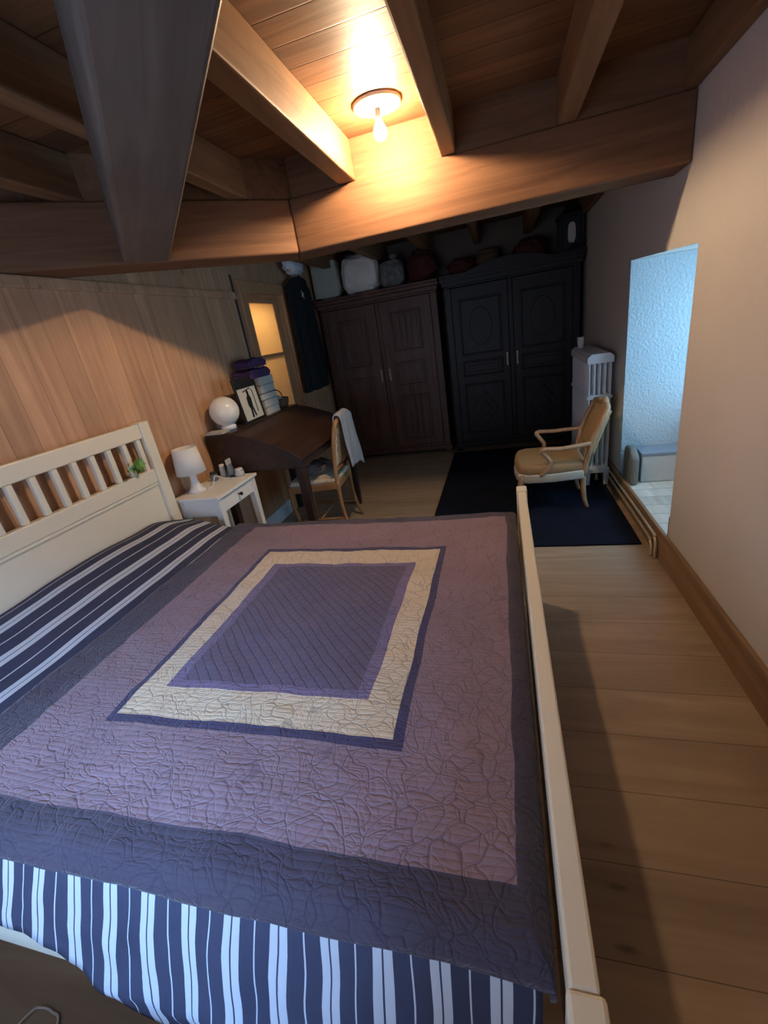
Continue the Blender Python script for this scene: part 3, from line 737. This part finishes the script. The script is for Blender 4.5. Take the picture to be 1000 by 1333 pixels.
# jacket over the back
Rz = Matrix.Rotation(math.radians(4), 4, 'Z')
def on_chair(p): return Matrix.Translation((CX, CY, 0)) @ Rz @ Vector(p)
bm = bmesh.new()
def jack(u, v):
    # v: 0 inside hem -> 1 outside hem, u across the back
    L_in, L_out = .14, .44
    s = -L_in + v*(L_in+L_out)
    y = -.13 + u*.335
    yy = abs(y)
    ztop = .952 - .035*max(0, (yy-.09)/.1)**1.5
    r = .030
    if s < -.04: x = .268-r-.035*(abs(s)-.04)*4; z = ztop-.02-(-s-.04)
    elif s < .05:
        a = (s+.04)/.09*PI; x = .268-r*math.cos(a); z = ztop-.02+.024*math.sin(a)
    else: x = .268+r+.012*(s-.05)*4; z = ztop-.02-(s-.05)*1.0
    if s >= .05: x += .012*noise.noise(Vector((y*14, s*5, 1)))+.02*s; y += .12*(s-.05)*(u+.1); z -= .05*u*v
    z += .006*noise.noise(Vector((y*10, s*10, 3)))
    return on_chair((x, y, z))
add_grid(bm, 26, 44, jack)
tag(obj('jacket', bm, 'greyjacket', smooth=True, solid=.008), 'grey felt jacket draped over the back of the desk chair', 'jacket')
bm = bmesh.new(); add_blob(bm, (0, 0, .0), (.13, .14, .075), 11, .3, 2.6, floor=-.02, sub=4, fold=.4)
o = obj('folded_sweater', bm, 'tabby', smooth=True, loc=on_chair((-.02, .04, .505))); tag(o, 'crumpled black and white garment on the floral chair seat', 'clothing')

# ------------------------------------------------------------------ rug
bm = bmesh.new(); add_box(bm, 1.44, 2.815, 1.425, 3.83, 0.0, .012)
tag(obj('rug', bm, 'rug', bevel=.005), 'plain dark navy rug on the floorboards beneath the armchair', 'rug')

# ------------------------------------------------------------------ armchair (faces -x)
AX, AY = 2.36, 2.18
t = thing('armchair', 'carved pale wood armchair with golden upholstery on the navy rug', 'armchair', (AX, AY, .012), math.radians(0))
bm = bmesh.new()
outline = [(-.26, -.12), (-.245, -.20), (-.18, -.245), (.0, -.245), (.20, -.205), (.22, -.15), (.22, .15), (.20, .205), (0, .245), (-.18, .245), (-.245, .20), (-.26, .12), (-.27, 0)]
add_prism(bm, outline, 'z', .30, .385); obj('seat_cushion', bm, 'upholstery', t, bevel=.03, seg=4, smooth=True)
bm = bmesh.new(); add_prism(bm, [(x*1.02, y*1.02) for x, y in outline], 'z', .245, .312); obj('seat_rail', bm, 'seat_side_lit', t, bevel=.012, seg=3, smooth=True)
for sy in (-1, 1):
    bm = bmesh.new(); leg_tube(bm, [(-.215, sy*.20, .29), (-.235, sy*.215, .21), (-.215, sy*.205, .09), (-.225, sy*.215, .018), (-.245, sy*.225, 0.012)], (.026, .013)); obj('leg', bm, 'armwood', t, smooth=True)
    bm = bmesh.new(); leg_tube(bm, [(.20, sy*.175, .29), (.205, sy*.18, .18), (.215, sy*.185, .08), (.235, sy*.185, .012)], (.022, .012)); obj('leg', bm, 'armwood', t, smooth=True)
    bm = bmesh.new(); leg_tube(bm, [(.205, sy*.18, .27), (.225, sy*.20, .40), (.255, sy*.222, .53), (.305, sy*.225, .65), (.345, sy*.200, .735)], (.021, .017)); obj('back_post', bm, 'armwood', t, smooth=True)
    bm = bmesh.new(); leg_tube(bm, [(.268, sy*.215, .515), (.16, sy*.245, .508), (.04, sy*.26, .50), (-.055, sy*.262, .505), (-.085, sy*.258, .492), (-.060, sy*.250, .455), (-.025, sy*.245, .40), (-.055, sy*.245, .34), (-.095, sy*.24, .30)], .0155); obj('arm', bm, 'armwood', t, smooth=True)
bm = bmesh.new(); leg_tube(bm, [(.343, -.205, .728), (.357, -.13, .742), (.365, -.06, .735), (.37, 0, .765), (.365, .06, .735), (.357, .13, .742), (.343, .205, .728)], .019); obj('crest_rail', bm, 'armwood', t, smooth=True)
bm = bmesh.new(); leg_tube(bm, [(.232, -.20, .435), (.240, 0, .43), (.232, .20, .435)], .015); obj('lower_back_rail', bm, 'armwood', t, smooth=True)
bm = bmesh.new()
def apad(u, v):
    wv = .205 - .02*max(0, v-.75)*4
    bul = .022*(1-(2*u-1)**4)*(1-(2*v-1)**4)
    return Vector((.232+.112*v-bul, (u-.5)*2*wv, .425+.305*v))
add_grid(bm, 16, 16, apad); obj('back_pad', bm, 'upholstery', t, smooth=True, solid=-.035)

# ------------------------------------------------------------------ radiator
RX, RY0, RY1 = 2.745, 2.46, 3.30
t = thing('radiator', 'tall white cast iron column radiator against the plaster wall', 'radiator', (RX, RY0, 0))
def section_bm(y):
    bm = bmesh.new(); w = .092; zb, zt = .12, 1.06
    n = 5
    for i in range(n):
        x = -w+.018+i*(2*w-.036)/(n-1)
        add_tube(bm, [(x, y, zb+.03), (x, y, zt-.03)], .0095, 8, cap=False)
    for z_, hh in ((zt-.035, .035), (zb+.03, .03), (.74, .018)):
        ht = .024 if z_ != .74 else .014
        bm2 = [(-w, z_-hh), (w, z_-hh), (w, z_+hh*.3), (w*.7, z_+hh), (-w*.7, z_+hh), (-w, z_+hh*.3)]
        add_prism(bm, bm2, 'y', y-ht, y+ht)
    return bm
ns_ = 15; pitch = (RY1-RY0-.05)/(ns_-1)
s0_ = obj('radiator_section', section_bm(.025), 'radiator', t, bevel=.004, smooth=True)
for i in range(1, ns_):
    c = s0_.copy(); COL.objects.link(c); c.parent = t; c.location = (0, i*pitch, 0)
for y_ in (.025, RY1-RY0-.025):
    for sx in (-1, 1):
        bm = bmesh.new(); add_taper(bm, (sx*.07, y_), .016, .0135, (sx*.07, y_), .022, .13); obj('leg', bm, 'radiator', t, bevel=.004)
bm = bmesh.new(); add_lathe(bm, [(0, 0), (.016, 0), (.02, .012), (.012, .03), (.014, .05), (0, .055)], 16); bmesh.ops.translate(bm, verts=bm.verts, vec=(.0, .03, .05)); obj('valve', bm, 'brass', t, smooth=True)
t = thing('white_cup', 'small white cup standing on the far top of the radiator', 'cup', (2.705, 3.12, 1.0615))
bm = bmesh.new(); add_lathe(bm, [(0, 0), (.024, 0), (.03, .09), (.027, .09), (.021, .006), (0, .006)], 20); obj('cup_body', bm, 'plasticwhite', t, smooth=True)
# copper pipes along the baseboard
for n, (x, z_, ye, lb) in enumerate(((2.828, .095, 1.30, 'copper heating pipe running lower and farther from the baseboard'), (2.838, .135, 1.265, 'copper heating pipe running higher along the baseboard'))):
    bm = bmesh.new(); add_tube(bm, smooth_path([(x, 2.452, z_), (x, 2.0, z_), (x, ye+.09, z_), (x, ye+.03, z_-.012), (x, ye, z_-.05), (x, ye-.004, 0.0)], 6), .0095, 10)
    tag(obj('heating_pipe', bm, 'copper', smooth=True), lb, 'pipe', 'copper pipes along the baseboard')

# ------------------------------------------------------------------ in the niche
t = thing('storage_chest', 'low pale grey chest at the end of the window niche', 'chest', (XR+.095, 2.10, NZ0))
box('chest_body', 'boxgrey', (0, .44, 0, .185, 0, .20), t, .006); box('lid', 'boxlid', (-.006, .446, -.008, .185, .20, .222), t, .004)
bm = bmesh.new(); add_prism(bm, [(0, 0), (.21, 0), (.225, .03), (.225, .20), (.20, .255), (.10, .265), (0, .21)], 'x', 0, .055)
o = tag(obj('cushion', bm, 'greycushion', bevel=.02, seg=4, smooth=True, loc=(XR+.010, 2.035, NZ0)), 'grey felt cushion standing upright beside the niche chest', 'cushion')

# ------------------------------------------------------------------ wardrobes
def panel_bm(x0, x1, z0, z1, kind):
    """raised/carved panel; front face towards -y, back plane at y=0"""
    bm = bmesh.new()
    add_box(bm, x0, x1, -.010, 0, z0, z1)
    if kind == 'flute':
        n = 4; wv = (x1-x0-.04)/n
        for i in range(n): add_box(bm, x0+.02+i*wv+.006, x0+.02+(i+1)*wv-.006, -.022, -.010, z0+.03, z1-.03)
    elif kind == 'diamond':
        cx_, cz = (x0+x1)/2, (z0+z1)/2; a, b_ = (x1-x0)*.36, (z1-z0)*.36
        add_prism(bm, [(cx_-a, cz), (cx_, cz-b_), (cx_+a, cz), (cx_, cz+b_)], 'y', -.024, -.010)
        add_prism(bm, [(cx_-a*.5, cz), (cx_, cz-b_*.5), (cx_+a*.5, cz), (cx_, cz+b_*.5)], 'y', -.032, -.024)
    elif kind == 'oval':
        cx_, cz = (x0+x1)/2, (z0+z1)/2
        add_prism(bm, [(cx_+(x1-x0)*.30*math.cos(q*PI/10), cz+(z1-z0)*.36*math.sin(q*PI/10)) for q in range(20)], 'y', -.024, -.010)
    else: add_box(bm, x0+.03, x1-.03, -.020, -.010, z0+.03, z1-.03)
    return bm
def moulding(bm, x0, x1, z0, z1, w=.018, y0=-.016, y1=0):
    add_box(bm, x0, x1, y0, y1, z0, z0+w); add_box(bm, x0, x1, y0, y1, z1-w, z1); add_box(bm, x0, x0+w, y0, y1, z0+w, z1-w); add_box(bm, x1-w, x1, y0, y1, z0+w, z1-w)
def wardrobe(label, x0, x1, yf, ht, mat, doors, arch=False):
    t = thing('wardrobe', label, 'wardrobe', ((x0+x1)/2, yf, 0))
    w = (x1-x0)/2; dp = .50
    bm = bmesh.new()
    add_box(bm, -w+.03, -w+.055, .03, dp, .10, ht-.10); add_box(bm, w-.055, w-.03, .03, dp, .10, ht-.10); add_box(bm, -w+.055, w-.055, dp-.02, dp, .10, ht-.10)
    add_box(bm, -w+.03, w-.03, .0, dp, .10, .13); add_box(bm, -w+.03, w-.03, .0, dp, ht-.12, ht-.10)
    add_box(bm, -w+.03, -w+.10, .0, .03, .13, ht-.12); add_box(bm, w-.10, w-.03, .0, .03, .13, ht-.12); add_box(bm, -.022, .022, .0, .03, .13, ht-.12)
    obj('carcass', bm, mat, t, bevel=.004)
    bm = bmesh.new(); add_box(bm, -w+.01, w-.01, -.02, dp, .05, .10)
    obj('plinth', bm, mat, t, bevel=.008)
    for fx in (-w+.06, w-.06):
        for fy in (.02, dp-.05):
            bm = bmesh.new(); add_taper(bm, (fx, fy), .028, 0, (fx, fy), .04, .05); obj('foot', bm, mat, t, bevel=.008)
    bm = bmesh.new()
    add_box(bm, -w+.015, w-.015, -.02, dp, ht-.10, ht-.06); add_box(bm, -w, w, -.045, dp, ht-.06, ht-.025); add_box(bm, -w-.0, w+.0, -.06, dp, ht-.025, ht)
    if arch:
        pts = [(w*.62*q/10, ht+.075*math.cos(q/10*PI/2)) for q in range(-10, 11)]
        add_prism(bm, [(-w*.62, ht-.001)]+pts+[(w*.62, ht-.001)], 'y', -.055, -.015)
    obj('cornice', bm, mat, t, bevel=.006)
    for sgn, panels in zip((-1, 1), doors):
        a, b_ = (-w+.10, -.022) if sgn < 0 else (.022, w-.10)
        bm = bmesh.new(); add_box(bm, a+.003, b_-.003, -.014, .012, .135, ht-.125)
        dn = obj('door', bm, mat, t, bevel=.004)
        for (p0, p1, q0, q1, kd) in panels:
            px0, px1 = a+(b_-a)*p0, a+(b_-a)*p1; z0, z1 = q0*ht, q1*ht
            bm = panel_bm(px0, px1, z0, z1, kd); bmesh.ops.translate(bm, verts=bm.verts, vec=(0, -.014, 0)); obj('carved_panel', bm, mat, dn, bevel=.004)
            bm = bmesh.new(); moulding(bm, px0-.02, px1+.02, z0-.02, z1+.02, .018, -.032, -.014); obj('panel_moulding', bm, mat, dn, bevel=.005)
        hx = b_-.03 if sgn < 0 else a+.03
        bm = bmesh.new(); add_box(bm, hx-.007, hx+.007, -.018, -.014, ht*.49, ht*.56); add_tube(bm, [(hx, -.016, ht*.505), (hx, -.034, ht*.51), (hx, -.034, ht*.54), (hx, -.016, ht*.545)], .004, 8)
        hd = obj('lock_plate', bm, 'brass', dn, bevel=.002); hd['label'] = 'worn brass lock plate and pull'
    return t
P3 = [(.24, .76, .66, .86, 'flute'), (.24, .76, .46, .58, 'plain'), (.24, .76, .12, .38, 'flute')]
P1 = [(.24, .76, .60, .86, 'plain'), (.24, .76, .12, .52, 'plain')]
D3 = [(.16, .84, .58, .86, 'oval'), (.16, .84, .46, .53, 'plain'), (.16, .84, .12, .40, 'diamond')]
WF = 3.90
wardrobe('brown walnut wardrobe with fluted door panels nearer the desk', -.0+.03, 1.425, WF, 1.886, 'wardrobe', (P1, P3))
wardrobe('almost black oak wardrobe with arched cornice behind the armchair', 1.445, 2.845, WF, 1.886, 'wardrobe_dark', (D3, D3), arch=True)
WT = 1.8865
def blob(name, label, cat, c, r, mat, seed, group=None, amp=.18, foldk=.3, freq=2.4):
    bm = bmesh.new(); add_blob(bm, (0, 0, r[2]*.92), r, seed, amp, freq, floor=0.0, sub=4, fold=foldk)
    return tag(obj(name, bm, mat, smooth=True, loc=c), label, cat, group)
GT = 'bundles stored on top of the wardrobes'
def bag(name, label, c, size, mat, seed, gathered=True):
    """soft stuffed bag: rounded box with creases, a gathered neck or folded flap"""
    t = thing(name, label, 'bag', c, 0, GT)
    bm = bmesh.new(); w, d_, h = size
    res = bmesh.ops.create_icosphere(bm, subdivisions=5, radius=1.0)
    for v in bm.verts:
        q = v.co.normalized(); e = .55
        p = Vector([math.copysign(abs(k)**e, k) for k in q])
        k = 1 + .10*noise.noise(q*2.2+Vector((seed, 0, 0))) - .09*abs(noise.noise(q*5+Vector((seed, 5, 0))))
        v.co = Vector((p.x*w/2*k, p.y*d_/2*k, h/2+p.z*h/2*k))
        if v.co.z < 0: v.co.z = 0
    obj('bag_body', bm, mat, t, smooth=True)
    bm = bmesh.new()
    if gathered:
        add_lathe(bm, [(.02, -.03), (.018, .0), (.03, .025), (.045, .05)], 18)
        for v in bm.verts:
            a = math.atan2(v.co.y, v.co.x); v.co.x *= 1+.35*math.sin(5*a); v.co.y *= 1+.35*math.cos(4*a)
        bmesh.ops.translate(bm, verts=bm.verts, vec=(.02, 0, h*.97))
        obj('gathered_neck', bm, mat, t, smooth=True, solid=.004)
    else:
        add_box(bm, -w*.48, w*.48, -d_*.50-.006, -d_*.50, h*.05, h*.93); obj('flap', bm, mat, t, bevel=.003)
    return t
bag('canvas_bag', 'upright sage canvas bag on top of the brown wardrobe', (.185, 4.02, WT), (.30, .24, .40), 'sage', 2, gathered=False)
bag('plastic_bag', 'large pale bulging bag next to the sage canvas bag', (.575, 4.03, WT), (.42, .30, .385), 'paleplastic', 9)
bag('cloth_bag', 'small black and white cloth bag beside the dark red bundle', (.930, 4.02, WT), (.26, .22, .27), 'tabby', 14)
blob('blanket_roll', 'dark red rounded bundle at the end of the brown wardrobe top', 'bundle', (1.25, 4.06, WT), (.155, .17, .165), 'redbrown', 21, GT)
blob('red_bundle', 'low dark red bundle behind the arched cornice, nearest the gap', 'bundle', (1.66, 4.10, WT), (.14, .14, .085), 'redbrown', 4, GT)
t = thing('wicker_hamper', 'brown wicker hamper behind the arched cornice', 'basket', (1.94, 4.12, WT), 0, GT)
bm = bmesh.new(); add_lathe(bm, [(0, 0), (.11, 0), (.125, .10), (.12, .16), (0, .16)], 28); obj('basket_body', bm, 'wicker', t, smooth=True)
bm = bmesh.new(); add_lathe(bm, [(0, .205), (.03, .20), (.10, .185), (.128, .163), (.12, .16), (0, .16)], 28); obj('lid', bm, 'wicker', t, smooth=True)
blob('red_cushion', 'plump dark red bundle between the hamper and the lantern', 'bundle', (2.36, 4.06, WT), (.16, .15, .11), 'redbrown', 8, GT)
t = thing('lantern', 'black framed lantern with a pale rounded pane on the dark wardrobe', 'lantern', (2.735, 4.03, WT))
bm = bmesh.new()
for sx in (-1, 1):
    for sy in (-1, 1): add_box(bm, sx*.10-.014, sx*.10+.014, sy*.09-.014, sy*.09+.014, .02, .30)
add_box(bm, -.125, .125, -.115, .115, 0, .03); add_box(bm, -.125, .125, -.115, .115, .30, .325); add_taper(bm, (0, 0), .115, .325, (0, 0), .045, .40)
obj('lantern_frame', bm, 'ink', t, bevel=.004)
bm = bmesh.new(); add_prism(bm, [(.034*math.copysign(abs(math.cos(q*PI/12))**.6, math.cos(q*PI/12)), .165+.088*math.copysign(abs(math.sin(q*PI/12))**.7, math.sin(q*PI/12))) for q in range(24)], 'y', -.098, -.088); obj('pane', bm, 'palecover', t)
bm = bmesh.new(); add_box(bm, -.088, .088, -.086, -.08, .03, .30); obj('backing_plate', bm, 'ink', t)
t = thing('dried_branch', 'spiky dark dried branch poking past the wardrobe corner', 'plant', (2.79, 3.94, WT))
random.seed(5); bm = bmesh.new()
add_tube(bm, [(-.10, -.045, .012), (0, -.05, .03), (.06, -.05, .05)], .006, 6)
for i in range(16):
    f = i/15; c = Vector((-.08+.13*f, -.048, .02+.03*f)); d_ = Vector((random.uniform(-.3, .6), random.uniform(-1, .3), random.uniform(0, 1))).normalized()
    add_tube(bm, [c, c+d_*.035, c+d_*.065+Vector((0, 0, .008))], [.005, .004, .0008], 5)
    for v in bm.verts: v.co.z = max(v.co.z, .0005); v.co.x = min(v.co.x, .078); v.co.y = min(v.co.y, -.03)
obj('twigs', bm, 'ink', t)

# ------------------------------------------------------------------ black coat by the door
t = thing('hanging_coat', 'black garment with a small white star hanging beside the door frame', 'coat', (.0, 3.37, 0))
bm = bmesh.new()
def coat(u, v):
    z = 2.10 - v*1.10 - .10*abs(2*u-1)**1.6*(1-v)**2
    y = (u-.5)*(.56+.10*v)
    x = .055+.035*math.sin(PI*u)+.020*math.sin(u*19+1.5*math.sin(v*3))*(.3+v)
    return Vector((x, y, z))
add_grid(bm, 40, 36, coat); obj('coat_body', bm, 'black', t, smooth=True, solid=-.03)
bm = bmesh.new(); add_prism(bm, [((.045 if q % 2 == 0 else .012)*math.cos(q*PI/4+.5), (.045 if q % 2 == 0 else .012)*math.sin(q*PI/4+.5)) for q in range(8)], 'x', 0, .003)
bmesh.ops.translate(bm, verts=bm.verts, vec=(.132, -.05, 1.925)); st = obj('star_patch', bm, 'plasticwhite', t); st['label'] = 'small white star emblem'
bm = bmesh.new(); add_tube(bm, smooth_path([(0.0, 0, 2.15), (.04, 0, 2.14), (.075, 0, 2.12), (.085, 0, 2.15)], 5), .008, 8); obj('hook', bm, 'knob', t, smooth=True)
bm = bmesh.new(); add_blob(bm, (.10, 3.30, 2.19), (.07, .19, .085), 31, .3, 3, sub=4, fold=.5)
tag(obj('crumpled_bag', bm, 'whitebag', smooth=True), 'crumpled white bag hung above the black coat', 'bag')

# ------------------------------------------------------------------ lights
def area(name, loc, rot, sx, sy, e, col, spread=PI):
    l = bpy.data.lights.new(name, 'AREA'); l.shape = 'RECTANGLE'; l.size = sx; l.size_y = sy; l.energy = e; l.color = col; l.spread = spread
    o = bpy.data.objects.new(name, l); COL.objects.link(o); o.location = loc; o.rotation_euler = rot; return o
aim = Vector((1.1, -.75, .55)); src = Vector((1.90, -3.3, 2.55))
area('daylight_near_window', src, (aim-src).to_track_quat('-Z', 'Z').to_euler(), .8, .6, 168, (.26, .52, 1.0))
area('daylight_sky', ((WX0+WX1)/2, YN-.62, (WZ0+WZ1)/2+.1), (math.radians(88), 0, 0), WX1-WX0, WZ1-WZ0, 22, (.50, .66, 1.0))
area('daylight_niche_window', (XO+.10, (NY0+NY1)/2, 1.12), (0, math.radians(90), 0), 1.05, NY1-NY0, 19, (.32, .66, 1.0))
area('hall_lamp', (-.45, 2.55, 2.05), (0, math.radians(-50), 0), .3, .3, 9, (1.0, .68, .34))
w = bpy.data.worlds.new('sky'); scene.world = w; w.use_nodes = True
w.node_tree.nodes['Background'].inputs[0].default_value = (.45, .65, 1.0, 1); w.node_tree.nodes['Background'].inputs[1].default_value = .35

# ------------------------------------------------------------------ camera
cam = bpy.data.cameras.new('camera'); co = bpy.data.objects.new('camera', cam); COL.objects.link(co)
cam.sensor_fit = 'VERTICAL'; cam.sensor_height = 24; cam.lens = 565.88/1333*24; cam.clip_start = .02
R = Matrix(((0.96003691, 0.23434226, -0.15301251), (-0.04686836, -0.40438438, -0.91338745), (-0.27592115, 0.88405711, -0.3772407)))  # rows: right, down, forward
right, down, fwd = Vector(R[0]), Vector(R[1]), Vector(R[2])
mw = Matrix((( right.x, -down.x, -fwd.x, 2.030), (right.y, -down.y, -fwd.y, -1.257), (right.z, -down.z, -fwd.z, 1.451), (0, 0, 0, 1)))
co.matrix_world = mw
scene.camera = co
vs = scene.view_settings
vs.view_transform = 'Standard'; vs.look = 'None'; vs.gamma = 1; vs.use_curve_mapping = False; vs.exposure = 0.55
scene.cycles.max_bounces = 8; scene.cycles.diffuse_bounces = 5; scene.cycles.sample_clamp_indirect = 6.0
scene.cycles.use_denoising = True
